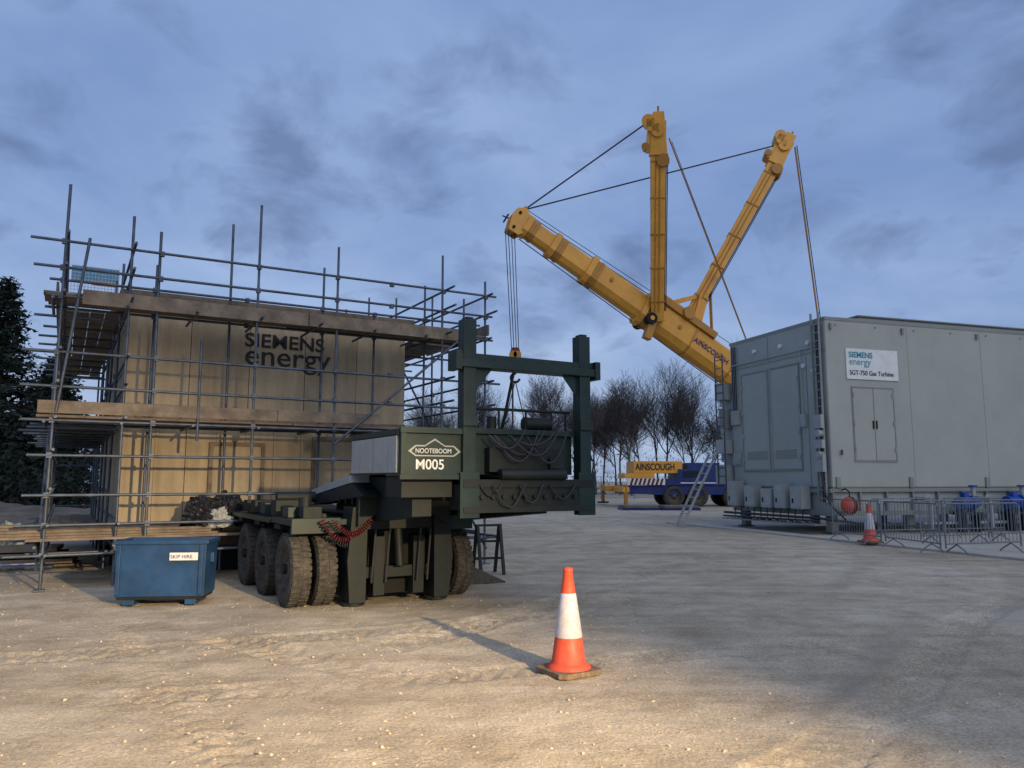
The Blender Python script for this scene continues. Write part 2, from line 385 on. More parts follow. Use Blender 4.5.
shp=empty("plastic_sheeting",SM@Vector((2.5,.5,.9)))
for i,(x,y,z,rx,ry,rz,k,sd_) in enumerate(((2.3,.5,1.03,.26,.26,.28,'tarp',2),(2.75,.6,1.05,.28,.24,.30,'tarp',5),(2.55,.35,.95,.22,.16,.18,'whitedirty',8),(3.1,.5,.95,.2,.22,.18,'tarp',11))):
    c=SM@Vector((x,y,z)); crumple("sheet_%d"%i,(c.x,c.y,c.z),rx,ry,rz,k,sd_,shp)

# ------------------------------------------------------------------ blue waste container
BM=frame((-5.22,10.35,0),math.radians(7))
bn=empty("blue_waste_container",BM@Vector((.6,.4,0)))
mb=MB(BM)
WW,DD,HH=1.16,.62,.86
def tub(mb,x0,x1,y0,y1,z0,z1,ins,k):
    vs=[(x0+ins,y0+ins,z0),(x1-ins,y0+ins,z0),(x1-ins,y1-ins,z0),(x0+ins,y1-ins,z0),(x0,y0,z1),(x1,y0,z1),(x1,y1,z1),(x0,y1,z1)]
    t=.03
    vs+=[(x0+t,y0+t,z1),(x1-t,y0+t,z1),(x1-t,y1-t,z1),(x0+t,y1-t,z1),(x0+ins+t,y0+ins+t,z0+.03),(x1-ins-t,y0+ins+t,z0+.03),(x1-ins-t,y1-ins-t,z0+.03),(x0+ins+t,y1-ins-t,z0+.03)]
    mb.add(vs,[(0,3,2,1),(0,1,5,4),(1,2,6,5),(2,3,7,6),(3,0,4,7),(4,5,9,8),(5,6,10,9),(6,7,11,10),(7,4,8,11),(8,9,13,12),(9,10,14,13),(10,11,15,14),(11,8,12,15),(12,13,14,15)],k)
tub(mb,0,WW,0,DD,.13,HH-.01,.02,'blue')
mb.obj("tub",bn,.006)
mb=MB(BM)
mb.box((-.02,-.025,HH-.05),(WW+.02,-.003,HH),'blue');mb.box((-.02,DD+.003,HH-.05),(WW+.02,DD+.025,HH),'blue');mb.box((-.025,-.002,HH-.05),(-.003,DD+.002,HH),'blue');mb.box((WW+.003,-.002,HH-.05),(WW+.025,DD+.002,HH),'blue')
for x in (.12,WW-.26): mb.box((x,.04,.02),(x+.14,DD-.03,.125),'blue')
for x in (.03,WW-.09): mb.box((x,-.014,.16),(x+.05,.02,HH-.055),'blue')
mb.box((.04,.03,.09),(WW-.04,DD-.03,.129),'dark')
for x in (-.05,WW): mb.box((x,.2,.55),(x+.05,.35,.68),'blue')
mb.obj("rim_and_feet",bn,.006)
mb=MB(BM@Matrix.Translation((.70,.0,.60))); mb.box((0,-.022,0),(.36,-.0145,.10),'white'); 
mb.obj("label",bn)
text("SKIP HIRE",.066,BM@Matrix.Translation((.712,-.026,.626))@UPR,'craneblue',bn,"label_text",.001)

# ------------------------------------------------------------------ trailer
C=Vector((-1.28,8.97,0)); TM=frame(C,A30)
tr=empty("low_loader_trailer",TM@Vector((.8,3,0)))
mb=MB(TM)
mb.box((0,0,1.70),(.84,.5,2.24),'green')
mb.box((-.03,-.05,2.20),(.86,0.0-.003,2.27),'green'); mb.box((-.03,-.05,1.66),(.86,-.003,1.72),'green')
mb.box((-.02,-.045,1.72),(.04,-.004,2.20),'green')
mb.box((.02,.503,1.72),(2.62,1.75,2.18),'green')
mb.box((-.012,.10,2.185),(.8,1.72,2.235),'whitedirty')
mb.box((-.03,.08,1.74),(-.001,.86,2.17),'whitedirty'); mb.box((-.03,.89,1.74),(-.001,1.70,2.17),'whitedirty')
mb.box((-.035,.02,2.18),(-.002,1.72,2.25),'green')
for i in range(3): mb.box((-.036,.35+i*.5,1.74),(-.031,.36+i*.5,2.17),'cabinet')
mb.box((.96,.12,1.72),(2.46,.5,2.22),'green'); mb.box((1.15,-.02,1.75),(2.25,.118,2.05),'greendk')
mb.box((.94,.05,2.222),(2.47,.5,2.29),'green')
mb.box((.72,-.08,1.30),(2.68,.22,1.60),'greendk'); mb.box((.76,-.10,1.56),(2.66,-.083,1.66),'greendk'); mb.box((.76,-.10,1.26),(2.66,-.083,1.33),'greendk')
mb.box((.05,.10,1.45),(.70,.6,1.695),'greendk')
mb.prism([(.25,1.22),(2.3,1.05),(3.2,1.15),(3.2,1.45),(1.76,1.69),(.25,1.69)],0,.25,.50,'greendk')
mb.prism([(.25,1.22),(2.3,1.05),(3.2,1.15),(3.2,1.45),(1.76,1.69),(.25,1.69)],0,1.9,2.15,'greendk')
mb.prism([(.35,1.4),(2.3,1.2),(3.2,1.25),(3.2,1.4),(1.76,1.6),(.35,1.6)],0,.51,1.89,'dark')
mb.prism([(1.70,1.62),(3.55,1.42),(3.6,1.50),(1.76,1.72)],0,-.03,.24,'whitedirty')
mb.prism([(1.2,1.45),(3.5,1.28),(3.55,1.41),(1.70,1.61)],0,-.02,.22,'greendk')
mb.prism([(1.76,1.60),(3.55,1.42),(3.55,1.47),(1.76,2.0)],0,.26,2.4,'green')
for i in range(8): mb.box((-.03,1.35+i*.28,1.33),(-.021,1.37+i*.28,1.43),'greendk')
mb.obj("gooseneck",tr,.008)
mb=MB(TM)
for x,t in ((.85,3.62),(2.56,3.56)):
    mb.box((x-.085,-.07,1.2),(x+.085,.10,t),'green')
    mb.box((x-.13,-.09,1.2),(x+.13,-.073,1.75),'green'); mb.box((x-.10,-.10,2.3),(x+.10,-.073,2.42),'green')
    mb.box((x-.05,-.05,t),(x+.05,.08,t+.03),'greendk')
mb.box((.66,-.10,3.02),(2.74,.12,3.12),'green'); mb.box((.70,-.06,3.121),(2.70,.08,3.20),'green')
mb.box((.64,-.12,2.98),(.72,.13,3.22),'green'); mb.box((2.70,-.12,2.98),(2.78,.13,3.22),'green')
for x in (.96,2.45): mb.prism([(x,2.75),(x+(.22 if x<1.5 else -.22),3.018),(x,3.018)],1,-.02,.0,'green')
mb.tube((1.5,0,3.0),(1.5,.3,2.3),.02,'greendk'); mb.tube((1.5,.02,3.0),(1.5,.02,2.3),.012,'rope')
mb.tube((.94,.2,2.55),(2.48,.2,2.55),.02,'greendk'); 
for x in (1.0,1.4,1.8,2.2,2.42): mb.tube((x,.2,2.28),(x,.2,2.55),.015,'greendk')
mb.obj("lifting_frame",tr,.006)
mb=MB(TM)
for k in range(6):
    x0=1.05+U(0,.7); w_=U(.4,.8); dr=U(.15,.38); pts=[]
    for i in range(13):
        t=i/12; pts.append((x0+t*w_,-.04-.07*math.sin(t*3.1)-.01*k,2.20-dr*math.sin(t*math.pi)+.08*t))
    mb.path(pts,.014,'rope')
for k in range(4):
    x0=.95+U(0,1.0); w_=U(.25,.5)
    pts=[(x0+w_*i/10,-.11-.02*k,1.60-U(.14,.15)*(1+.3*k)*math.sin(i/10*math.pi)) for i in range(11)]; mb.path(pts,.012,'rope')
for i in range(10): mb.tube((1.0+i*.15,-.13,1.45),(1.0+i*.15,-.105,1.45),.03,'greendk',8)
mb.tube((1.25,-.10,1.72),(2.2,-.10,1.72),.07,'greendk',12)
mb.tube((1.35,.3,2.30),(1.35,.3,2.46),.06,'greendk',12); mb.tube((1.8,.25,2.38),(2.2,.25,2.38),.09,'greendk',12)
mb.box((2.0,-.07,1.8),(2.16,-.025,1.94),'greendk')
# coiled suzi hose: one thin helix hanging in a loop, plus black lines
for (k,ph0,xa,xb_,dp,yo) in (('red',0,-.45,.15,.26,1.60),('red',1.5,-.30,.22,.19,1.57),('rope',.7,-.42,.18,.33,1.62)):
    pts=[]
    for i in range(150):
        t=i/149; a=ph0+i*.85
        pts.append((xa+(xb_-xa)*t+.032*math.cos(a)*math.cos(t*3.1),yo-.03+.032*math.sin(a),1.14-dp*math.sin(t*math.pi)+.032*math.cos(a)*abs(math.sin(t*3.1))))
    mb.path(pts,.008,k,5)
mb.obj("hoses",tr)
mb=MB(TM)
mb.box((.0,2.0,.78),(1.0,9.0,1.05),'greendk')
mb.box((-.78,1.75,1.06),(1.78,2.9,1.14),'green')
mb.box((-.80,1.70,.96),(-.15,1.76,1.16),'green'); mb.box((1.1,1.70,.96),(1.80,1.76,1.16),'green')
mb.box((-.80,2.95,1.05),(-.05,6.6,1.12),'green'); mb.box((1.05,2.95,1.05),(1.80,6.6,1.12),'green')
mb.box((0,2.95,1.051),(1.0,8.9,1.20),'green')
for y in (2.75,4.05,5.35): mb.box((-.74,y-.2,.98),(-.1,y+.15,1.045),'greendk')
for y in (2.3,3.0,3.7,4.4,5.0): mb.box((-.7,y,1.145),(-.25,y+.3,1.33+.05*math.sin(y*5)),'green' if int(y*10)%2 else 'greendk')
mb.tube((-.5,2.2,1.18),(-.5,2.2,1.42),.09,'greendk',12); mb.tube((-.6,3.4,1.4),(.2,3.4,1.4),.08,'greendk',12)
mb.box((-.6,1.9,1.145),(-.35,2.1,1.30),'greendk'); mb.tube((-.2,2.3,1.16),(-.2,4.6,1.3),.035,'rope',8); mb.tube((.1,2.0,1.2),(-.6,5.5,1.24),.03,'greendk',8)
mb.prism([(-.04,1.3),(-.10,.6),(-.06,.06),(.16,.06),(.17,1.3)],1,1.55,1.95,'greendk')
mb.prism([(1.13,1.3),(1.14,.06),(1.36,.06),(1.42,.6),(1.36,1.3)],1,1.55,1.95,'greendk')
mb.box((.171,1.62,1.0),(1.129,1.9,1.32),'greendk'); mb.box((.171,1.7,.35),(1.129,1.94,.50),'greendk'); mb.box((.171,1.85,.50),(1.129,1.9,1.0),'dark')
mb.box((.171,1.96,.10),(1.129,1.99,1.0),'dark')  # dark sheet added behind the legs, its black stands in for the recess's shade
mb.box((.3,1.66,.12),(.46,1.85,.9),'greendk'); mb.box((.87,1.66,.12),(1.03,1.85,.9),'greendk')
mb.tube((.65,1.6,.5),(.65,1.75,1.2),.06,'greendk',10)
for x in (.25,.45,.9,1.05): mb.tube((x,1.60,.3),(x+.05,1.60,1.0),.018,'rope',6)
for x in (.05,1.25): mb.tube((x,1.75,.02),(x,1.75,.06),.16,'greendk',16)
mb.prism([(.0,1.05),(.65,1.45),(1.3,1.05),(1.3,1.5),(0,1.5)],1,1.45,1.54,'greendk')
for y in (2.1,3.4,4.7):
    mb.tube((-.8,y,.49),(1.8,y,.49),.07,'greendk',10)
    mb.box((.05,y-.12,.42),(.25,y+.12,.80),'greendk'); mb.box((.75,y-.12,.42),(.95,y+.12,.80),'greendk')
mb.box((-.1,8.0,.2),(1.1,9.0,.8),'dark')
for i in range(5): mb.tube((-.2,6.0+i*.5,1.1),(-.2,6.0+i*.5,1.3+.1*(i%2)),.03,'greendk')
mb.obj("bogie_chassis",tr,.006)
for i,y in enumerate((2.1,3.4,4.7)):
    mb=MB(TM)
    for x in (-.66,-.32,1.32,1.66): tyre(mb,(x,y,.475),.475,.27)
    mb.obj("wheels_%d"%(i+1),tr)
text("M005",.165,TM@Matrix.Translation((.17,-.008,1.78))@UPR,'white',tr,"fleet_number",.002,sx=1.0,bold=.002)
mb=MB(TM); mb.prism([(.08,1.99),(.17,1.93),(.67,1.93),(.76,1.99),(.67,2.06),(.55,2.06),(.42,2.14),(.29,2.06),(.17,2.06)],1,-.010,-.002,'whitedirty')
mb.prism([(.12,1.99),(.18,1.945),(.66,1.945),(.72,1.99),(.66,2.045),(.55,2.045),(.42,2.12),(.29,2.045),(.18,2.045)],1,-.014,-.0105,'green')
mb.obj("maker_badge",tr)
text("NOOTEBOOM",.078,TM@Matrix.Translation((.165,-.018,1.968))@UPR,'white',tr,"badge_text",.001,sx=.92)
mb=MB(frame((-.62,14.0,0),math.radians(20)))
for x in (0,.42):
    for y in (-.25,.25): mb.beam((x,y,0),(x,y*.1,.85),.05,.05,'greendk')
for z in (.25,.55,.83): mb.box((-.03,-.02,z),(.46,.02,z+.04),'greendk')
mb.obj("steel_trestle",origin=(-.62,14.0,0))
mb=MB(frame((-1.05,12.3,0),A30)); mb.prism([(0,0),(1.1,0),(1.1,.02),(.05,.5),(0,.5)],1,0,.5,'rim'); mb.obj("loading_ramp",bevel=.01,origin=(-1.05,12.3,0))

# ------------------------------------------------------------------ traffic cones
def cone(loc,H,rot):
    e=empty("traffic_cone",loc); mb=MB(Matrix.Translation(loc)@Matrix.Rotation(rot,4,'Z')@Matrix.Diagonal((H,H,H,1)))
    mb.prism([(-.25,-.19),(-.19,-.25),(.19,-.25),(.25,-.19),(.25,.19),(.19,.25),(-.19,.25),(-.25,.19)],2,.008,.055,'conebase')
    mb.obj("base",e,.006)
    mb=MB(Matrix.Translation(loc)@Matrix.Rotation(rot,4,'Z')@Matrix.Diagonal((H,H,H,1))@Matrix.Rotation(math.radians(-90),4,'Y'))
    def rr(z): return .165-(z-.1)*.142
    mb.lathe([(.056,.215),(.075,.205),(.10,.172),(.105,rr(.105)),(.34,rr(.34))],'orange',40)
    mb.lathe([(.34,rr(.34)+.002),(.345,rr(.34)+.004),(.745,rr(.745)+.004),(.75,rr(.75)+.002)],'conewhite',40)
    mb.lathe([(.75,rr(.75)),(.95,rr(.95)),(.96,rr(.95)+.006),(.985,rr(.97)+.004),(.995,.022),(.99,.012),(.9,.012)],'orange',40)
    mb.obj("body",e)
cone(Vector((.49,6.93,0)),.90,.55)
cone(Vector((9.2,20.2,.06)),1.0,.3)

# ------------------------------------------------------------------ turbine enclosure
A18=math.radians(18); EO=Vector((9.46,23.0,0)); EM=frame(EO,A18)
en=empty("turbine_enclosure",EM@Vector((7,2.5,0)))
LX,LY=15.0,5.0; ZB2,ZT2=1.42,6.60
mb=MB(EM); mb.box((0,0,ZB2),(LX,LY,ZT2),'greyenc'); mb.obj("body",en,.05)
mb=MB(EM)
mb.box((2.1,.9,ZT2),(13.5,4.4,ZT2+.28),'greyenc'); mb.box((2.0,.8,ZT2+.281),(13.6,4.5,ZT2+.33),'greyenc2')
for x in (.6,1.3): mb.tube((x,1.0,ZT2),(x,1.0,ZT2+.12),.08,'greyenc2',10)
mb.obj("roof_unit",en,.02)
mb=MB(EM)
mb.box((.05,.12,.62),(LX-.05,LY-.12,ZB2-.002),'greyenc')
mb.box((0,.0,.60),(LX,.118,.74),'greyenc2'); mb.box((0,0,1.30),(LX,.118,1.415),'greyenc2')
mb.box((-.08,0,.60),(-.002,LY,.76),'greyenc2'); mb.box((-.08,0,1.28),(-.002,LY,1.40),'greyenc2')
for i in range(16): mb.box((i*.99,.01,.741),(i*.99+.06,.118,1.299),'greyenc2')
for x in (.1,3,6,9,12,14.7):
    for y in (.25,LY-.45): mb.box((x,y,.10),(x+.25,y+.25,.598),'greyenc2'); mb.box((x-.08,y-.08,.062),(x+.33,y+.33,.098),'rim')
mb.obj("base_skid",en,.01)
mb=MB(EM)
def rect_frame(mb,axis,pos,a0,a1,z0,z1,t,d,k):
    for (p,q,r_,s_) in ((a0,a1,z0,z0+t),(a0,a1,z1-t,z1),(a0,a0+t,z0+t,z1-t),(a1-t,a1,z0+t,z1-t)):
        if axis=='y': mb.box((p,pos-d,r_),(q,pos-.0005,s_),k)
        else: mb.box((pos-d,p,r_),(pos-.0005,q,s_),k)
rect_frame(mb,'y',0,.85,2.45,2.2,4.48,.04,.025,'greyenc2')
mb.box((.90,-.02,2.25),(1.635,-.001,4.43),'greyenc'); mb.box((1.665,-.02,2.25),(2.40,-.001,4.43),'greyenc')
for z in (2.5,3.3,4.15):
    for x in (.88,2.36): mb.tube((x+.02,-.035,z),(x+.02,-.035,z+.14),.02,'cabinet')
mb.box((1.57,-.05,3.2),(1.61,-.021,3.45),'dark'); mb.box((1.70,-.05,3.2),(1.74,-.021,3.45),'dark')
for z in (ZT2-.12,): mb.box((-.015,-.015,z),(LX,-.001,z+.1),'greyenc2')
for x in (3.1,6.1,9.1,12.1): mb.box((x,-.006,ZB2+.02),(x+.012,-.0005,ZT2-.14),'greyenc2')
for i in range(10): mb.tube((.4+i*1.5,-.02,ZT2-.25),(.4+i*1.5,-.001,ZT2-.25),.03,'greyenc2',8)
for x in (.12,2.85,5.9,8.9):
    mb.box((x,-.05,1.43),(x+.14,-.001,1.75),'greyenc2'); mb.box((x+.03,-.07,6.2),(x+.11,-.001,6.38),'greyenc2')
mb.tube((.35,-.06,2.4),(.35,-.06,2.55),.03,'rim')
rect_frame(mb,'x',0,1.25,4.35,1.95,5.35,.05,.035,'greyenc2')
mb.box((-.025,1.31,2.01),(-.001,2.77,5.29),'greyenc'); mb.box((-.025,2.81,2.01),(-.001,4.29,5.29),'greyenc')
mb.box((-.06,2.70,1.96),(-.026,2.735,5.34),'cabinet'); mb.box((-.06,2.85,1.96),(-.026,2.885,5.34),'cabinet')
for z in (2.3,3.1,3.9,4.8):
    for y in (1.3,4.25): mb.box((-.07,y,z),(-.028,y+.06,z+.14),'cabinet')
for (ya,yb,zc_) in ((1.5,2.55,2.35),(3.0,4.1,2.35)):
    for i in range(5): mb.box((-.035,ya,zc_+i*.06),(-.0255,yb,zc_+.03+i*.06),'greyenc2')
mb.box((-.12,4.45,3.6),(-.001,4.9,4.1),'cabinet'); mb.box((-.10,4.5,2.2),(-.001,4.85,2.6),'cabinet'); mb.box((-.10,.98,3.3),(-.001,1.18,3.7),'cabinet')
for y in (4.6,4.7,4.8): mb.tube((-.06,y,4.1),(-.06,y,6.4),.02,'rope',6)
mb.tube((-.06,.3,5.72),(-.06,4.8,5.72),.025,'cabinet',6); mb.tube((-.06,1.1,3.7),(-.06,1.1,5.72),.02,'cabinet',6)
mb.box((-.015,0.0,ZT2-.12),(-.001,LY,ZT2-.02),'greyenc2'); mb.box((-.012,0.0,5.55),(-.001,LY,5.58),'greyenc2')
mb.box((-.012,.9,ZB2),(-.001,.93,5.5),'greyenc2'); mb.box((-.012,2.78,5.6),(-.001,2.80,6.45),'greyenc2')
for (y,z) in ((.55,5.0),(.75,5.9),(1.0,5.2),(2.1,6.0),(3.5,6.05)): mb.tube((-.08,y,z),(-.001,y,z),.07,'white',14)
mb.obj("doors_and_seams",en,.004)
mb=MB(EM)
for y in (.12,.45): mb.box((-.14,y,1.0),(-.08,y+.04,ZT2+.15),'greyenc2')
for i in range(22): mb.box((-.13,.16,1.1+i*.25),(-.09,.45,1.13+i*.25),'greyenc2')
for y in (.20,.26,.33): mb.tube((-.075,y,1.0),(-.075,y,6.4),.02,'rope',6)
for z,h in ((1.9,.35),(2.6,.25),(3.2,.4),(2.25,.2)): mb.box((-.26,.06,z),(-.145,.42,z+h),'cabinet')
for z in (2.4,3.05): mb.tube((-.3,.22,z),(-.15,.22,z),.11,'cabinet',14)
for i,(y,hh) in enumerate(((.9,.7),(1.7,.75),(2.4,.6),(3.3,.7),(4.3,.85))):
    mb.box((-.42,y,.78),(-.085,y+.52,.78+hh),'cabinet'); mb.box((-.428,y+.05,.83),(-.4205,y+.47,.73+hh),'whitedirty')
    mb.box((-.432,y+.36,.95),(-.4285,y+.44,1.1),'dark')
for i in range(11): mb.path([(-.3,1.0+i*.35,.78),(-.32,1.0+i*.35+U(-.05,.05),.5),(-.45,.8+i*.35,.42+U(-.05,.05)),(-.5,.5+i*.35,.40)],.018,'rope',6)
mb.tube((-.5,.0,.55),(-.5,4.9,.55),.04,'rope',8); mb.tube((-.55,.0,.47),(-.55,4.9,.43),.03,'rope',8)
mb.box((-.62,.1,.33),(-.2,4.9,.37),'greyenc2')
mb.path([(-.5,0,.55),(-.2,-.25,.5),(.6,-.3,.4),(2.4,-.35,.3),(4,-.4,.2)],.04,'rope',8); mb.path([(-.3,.1,1.9),(-.3,.0,1.3),(-.2,-.15,.9),(.2,-.25,.5)],.03,'rope',6)
mb.box((.1,LY+.02,1.45),(1.1,LY+.75,5.0),'cabinet'); mb.box((-.3,LY+.1,4.55),(.09,LY+.6,5.15),'cabinet'); mb.box((-.35,LY+.05,2.6),(.09,LY+.55,3.1),'cabinet'); mb.box((-.3,LY+.1,1.5),(.09,LY+.7,2.2),'cabinet'); mb.box((-.2,LY+.15,3.5),(.09,LY+.5,4.2),'greyenc2')
for z in (2.3,3.2,4.3): mb.tube((-.2,LY+.3,z),(-.2,LY+.3,z+.3),.08,'cabinet',12)
for y in (LY+.02,LY+.5): mb.tube((-.32,y,1.4),(-.32,y,6.2),.025,'steel')
for i in range(16): mb.tube((-.32,LY+.02,1.5+i*.3),(-.32,LY+.5,1.5+i*.3),.015,'steel')
mb.obj("electrical_equipment",en,.008)
mb=MB(EM); mb.box((.70,-.035,4.70),(2.66,-.001,5.64),'white'); mb.obj("sign_panel",en,.005)
def ET(x,z): return EM@Matrix.Translation((x,-.04,z))@UPR
text("SIEMENS",.24,ET(.80,5.37),'cyan',en,"sign_text_1",.002,bold=.006)
text("energy",.30,ET(.80,5.14),'cyan',en,"sign_text_2",.002)
text("SGT-750 Gas Turbine",.20,ET(.80,4.83),'black',en,"sign_text_3",.002,sx=.93,bold=.003)
def pump(x,s):
    mb.tube((x-.35*s,-.42,.95),(x+.1*s,-.42,.95),.19*s,'pumpblue',18); mb.tube((x+.1*s,-.42,.95),(x+.2*s,-.42,.95),.24*s,'pumpblue',18)
    mb.tube((x+.2*s,-.42,.95),(x+.36*s,-.42,1.0),.12*s,'pumpblue',14,r2=.2*s)
    mb.tube((x+.3*s,-.42,1.0),(x+.3*s,-.42,1.45),.07*s,'cabinet',12); mb.tube((x+.3*s,-.42,1.45),(x+.3*s,-.42,1.5),.13*s,'pumpblue',14)
    for i in range(6): mb.box((x-.33*s+i*.07*s,-.42-.21*s,.90),(x-.31*s+i*.07*s,-.42+.21*s,1.0),'pumpblue')
    mb.box((x-.4*s,-.65,.60),(x+.4*s,-.2,.68),'greendk'); mb.box((x-.3*s,-.55,.681),(x-.22*s,-.3,.8),'greendk'); mb.box((x+.1*s,-.55,.681),(x+.18*s,-.3,.8),'greendk')
    mb.box((x-.15*s,-.5,1.13),(x+.05*s,-.34,1.28),'pumpblue')
    for dx in (-.3,.25): mb.box((x+dx,-.6,.08),(x+dx+.08,-.25,.598),'greendk')
mb=MB(EM); pump(4.6,1.0); pump(6.6,1.1); pump(8.8,1.0)
for x in (3.2,5.6,7.4): mb.path([(x,.1,1.1),(x,-.35,1.1),(x,-.4,.9),(x,-.4,.2)],.06,'cabinet',10); mb.tube((x,-.3,1.1),(x,-.34,1.1),.12,'cabinet',14)
mb.path([(1.4,-.25,.2),(1.4,-.25,1.05),(2.6,-.25,1.05),(2.6,.1,1.05)],.035,'cabinet',8)
mb.tube((3,-.3,.35),(9,-.3,.35),.05,'cabinet',10)
mb.obj("pumps_and_pipes",en)
e=empty("orange_marker_buoy",EM@Vector((.3,-.35,.9))); mb=MB(EM@Matrix.Translation((.3,-.32,.92)))
mb.lathe([(-.24,.001),(-.23,.08),(-.17,.19),(-.07,.25),(.07,.25),(.17,.19),(.23,.08),(.24,.001)],'orange',24)
mb.lathe([(-.06,.255),(0,.262),(.06,.255)],'rope',24); mb.tube((0,0,.24),(0,0,.40),.02,'rope')
mb.path([(0,0,.40),(0,.15,.48),(0,.30,.45)],.02,'rope'); mb.obj("body",e)
mb=MB(EM@Matrix.Translation((-1.0,5.4,0)))
for y in (0,.45):
    mb.beam((-.9,y,.05),(.55,y,2.6),.04,.08,'cabinet')
for i in range(9): t=(i+.5)/9; mb.tube((-.9+1.45*t,0,.05+2.55*t),(-.9+1.45*t,.45,.05+2.55*t),.02,'cabinet',6)
mb.obj("access_ladder",origin=EM@Vector((-1.0,5.4,0)))
mb=MB(EM); mb.box((-1.1,-7.5,-.1),(18,8,.06),'concrete'); mb.obj("concrete_slab",bevel=.015)
mb=MB(EM)
for (x,y,a) in ((5.2,-6.0,.1),(6.0,-5.6,-.1),(7.0,-6.2,.3),(3.6,-6.9,.05)):
    T=Matrix.Translation((x,y,.06))@Matrix.Rotation(a,4,'Z')
    mb.box((0,0,0),(1.3,.14,.10),'dark',T); mb.box((.1,.3,0),(1.4,.42,.10),'plank',T)
mb.obj("timber_bearers",bevel=.005)

def barrier(a,b):
    a=Vector((*a,.06));b=Vector((*b,.06)); L_=(b-a).length; ang=math.atan2(b.y-a.y,b.x-a.x)
    mb=MB(frame(a,ang)); L2=L_-.06
    mb.path([(0,0,.12),(0,0,1.0),(.06,0,1.08),(L2-.06,0,1.08),(L2,0,1.0),(L2,0,.12)],.019,'barrier',8)
    mb.tube((0,0,.22),(L2,0,.22),.016,'barrier')
    n=int(L2/.11)
    for i in range(1,n): mb.tube((i*L2/n,0,.22),(i*L2/n,0,1.08),.007,'barrier',5)
    for x in (.3,L2-.3):
        mb.path([(x,-.28,.012),(x,-.22,.07),(x,0,.2),(x,.22,.07),(x,.28,.012)],.016,'barrier',6)
    mb.obj("pedestrian_barrier",origin=a)
barrier((8.75,21.4),(9.05,19.2)); barrier((9.1,19.15),(9.35,17.1)); barrier((9.4,17.05),(11.5,17.7)); barrier((11.6,17.7),(13.8,18.4)); barrier((13.9,18.4),(16.1,19.1))
barrier((9.9,21.6),(12.1,22.2)); barrier((12.2,22.2),(14.4,22.9)); barrier((10.2,19.6),(12.3,20.2)); barrier((12.4,20.3),(14.6,21.0))

# ------------------------------------------------------------------ crane
cr=empty("mobile_crane",(16,49,0))
tip=Vector((0.15,43.0,16.5)); foot=Vector((21,49.6,3.6)); ax=(tip-foot); BL=ax.length; axn=ax.normalized()
def bp_(t): return tip+(foot-tip)*t
mb=MB()
def octbeam(p0,p1,w,h,k):
    d=(p1-p0).normalized(); sd=d.cross(Vector((0,0,1))).normalized(); u=sd.cross(d); vs=[]
    prof=[(-.5,.42),(-.42,.5),(.42,.5),(.5,.42),(.5,-.25),(.30,-.45),(.12,-.5),(-.12,-.5),(-.30,-.45),(-.5,-.25)]
    for p in (p0,p1):
        for a,b_ in prof: vs.append(p+sd*w*a+u*h*b_)
    n=len(prof); mb.add(vs,[tuple(range(n))[::-1],tuple(range(n,2*n))]+[(i,(i+1)%n,n+(i+1)%n,n+i) for i in range(n)],k)
secs=[(1.0,.36,1.35,1.85),(.37,.20,1.15,1.50),(.21,.10,1.0,1.28),(.11,.025,.88,1.1)]
for a,b_,w,h in secs:
    octbeam(bp_(a),bp_(b_),w,h,'yellow')
    octbeam(bp_(b_+.012),bp_(b_-.002),w+.2,h+.22,'yellow')
    octbeam(bp_(b_+.03),bp_(b_+.022),w+.1,h+.12,'yellowdk')
    octbeam(bp_(b_+.0225),bp_(b_+.0115),w+.04,h+.05,'yellowdk')
for t in (.5,.62,.75): octbeam(bp_(t+.004),bp_(t),1.45,1.95,'yellowdk')
mb.obj("telescopic_boom",cr,.02)
mb=MB()
side=axn.cross(Vector((0,0,1))).normalized(); upv=side.cross(axn)
for t in (.26,.4,.46,.53,.58):
    q=bp_(t)-side*(.62 if t<.37 else .69)+upv*.2; mb.tube(q,q-side*.06,.12,'yellowdk',12)
    q=bp_(t)+side*(.62 if t<.37 else .69)+upv*.2; mb.tube(q,q+side*.06,.12,'yellowdk',12)
h0=bp_(.03)
for s_ in (-.42,.42):
    a=h0+side*s_
    pl=[a-upv*.5,a+upv*.55,a+axn*.6+upv*.85,a+axn*1.0+upv*.6,a+axn*1.1+upv*.1,a+axn*.85-upv*.8,a+axn*.2-upv*.8]
    mb.add(pl+[p+side*.06 for p in pl],[tuple(range(7)),tuple(range(13,6,-1))]+[(i,(i+1)%7,7+(i+1)%7,7+i) for i in range(7)],'yellow')
for off in (axn*.75+upv*.4,axn*.65-upv*.55): mb.tube(h0+off-side*.4,h0+off+side*.4,.30,'yellowdk',18); mb.tube(h0+off-side*.5,h0+off+side*.5,.09,'dark',10)
mb.tube(h0+axn*.6+upv*.9-side*.3,h0+axn*.6+upv*.9+side*.3,.12,'yellowdk',10)
mb.tube(h0+axn*1.1-upv*.1,h0+axn*1.5-upv*.2,.04,'dark',8); mb.tube(h0+axn*1.25+upv*.1,h0+axn*1.25-upv*.5,.05,'dark',8)
mb.obj("boom_head",cr)
mA0=Vector((8.6,45.0,11.0)); mA1=Vector((8.35,42.0,22.0)); mB0=Vector((10.9,46.6,11.6)); mB1=Vector((17.6,47.2,23.1))
mb=MB()
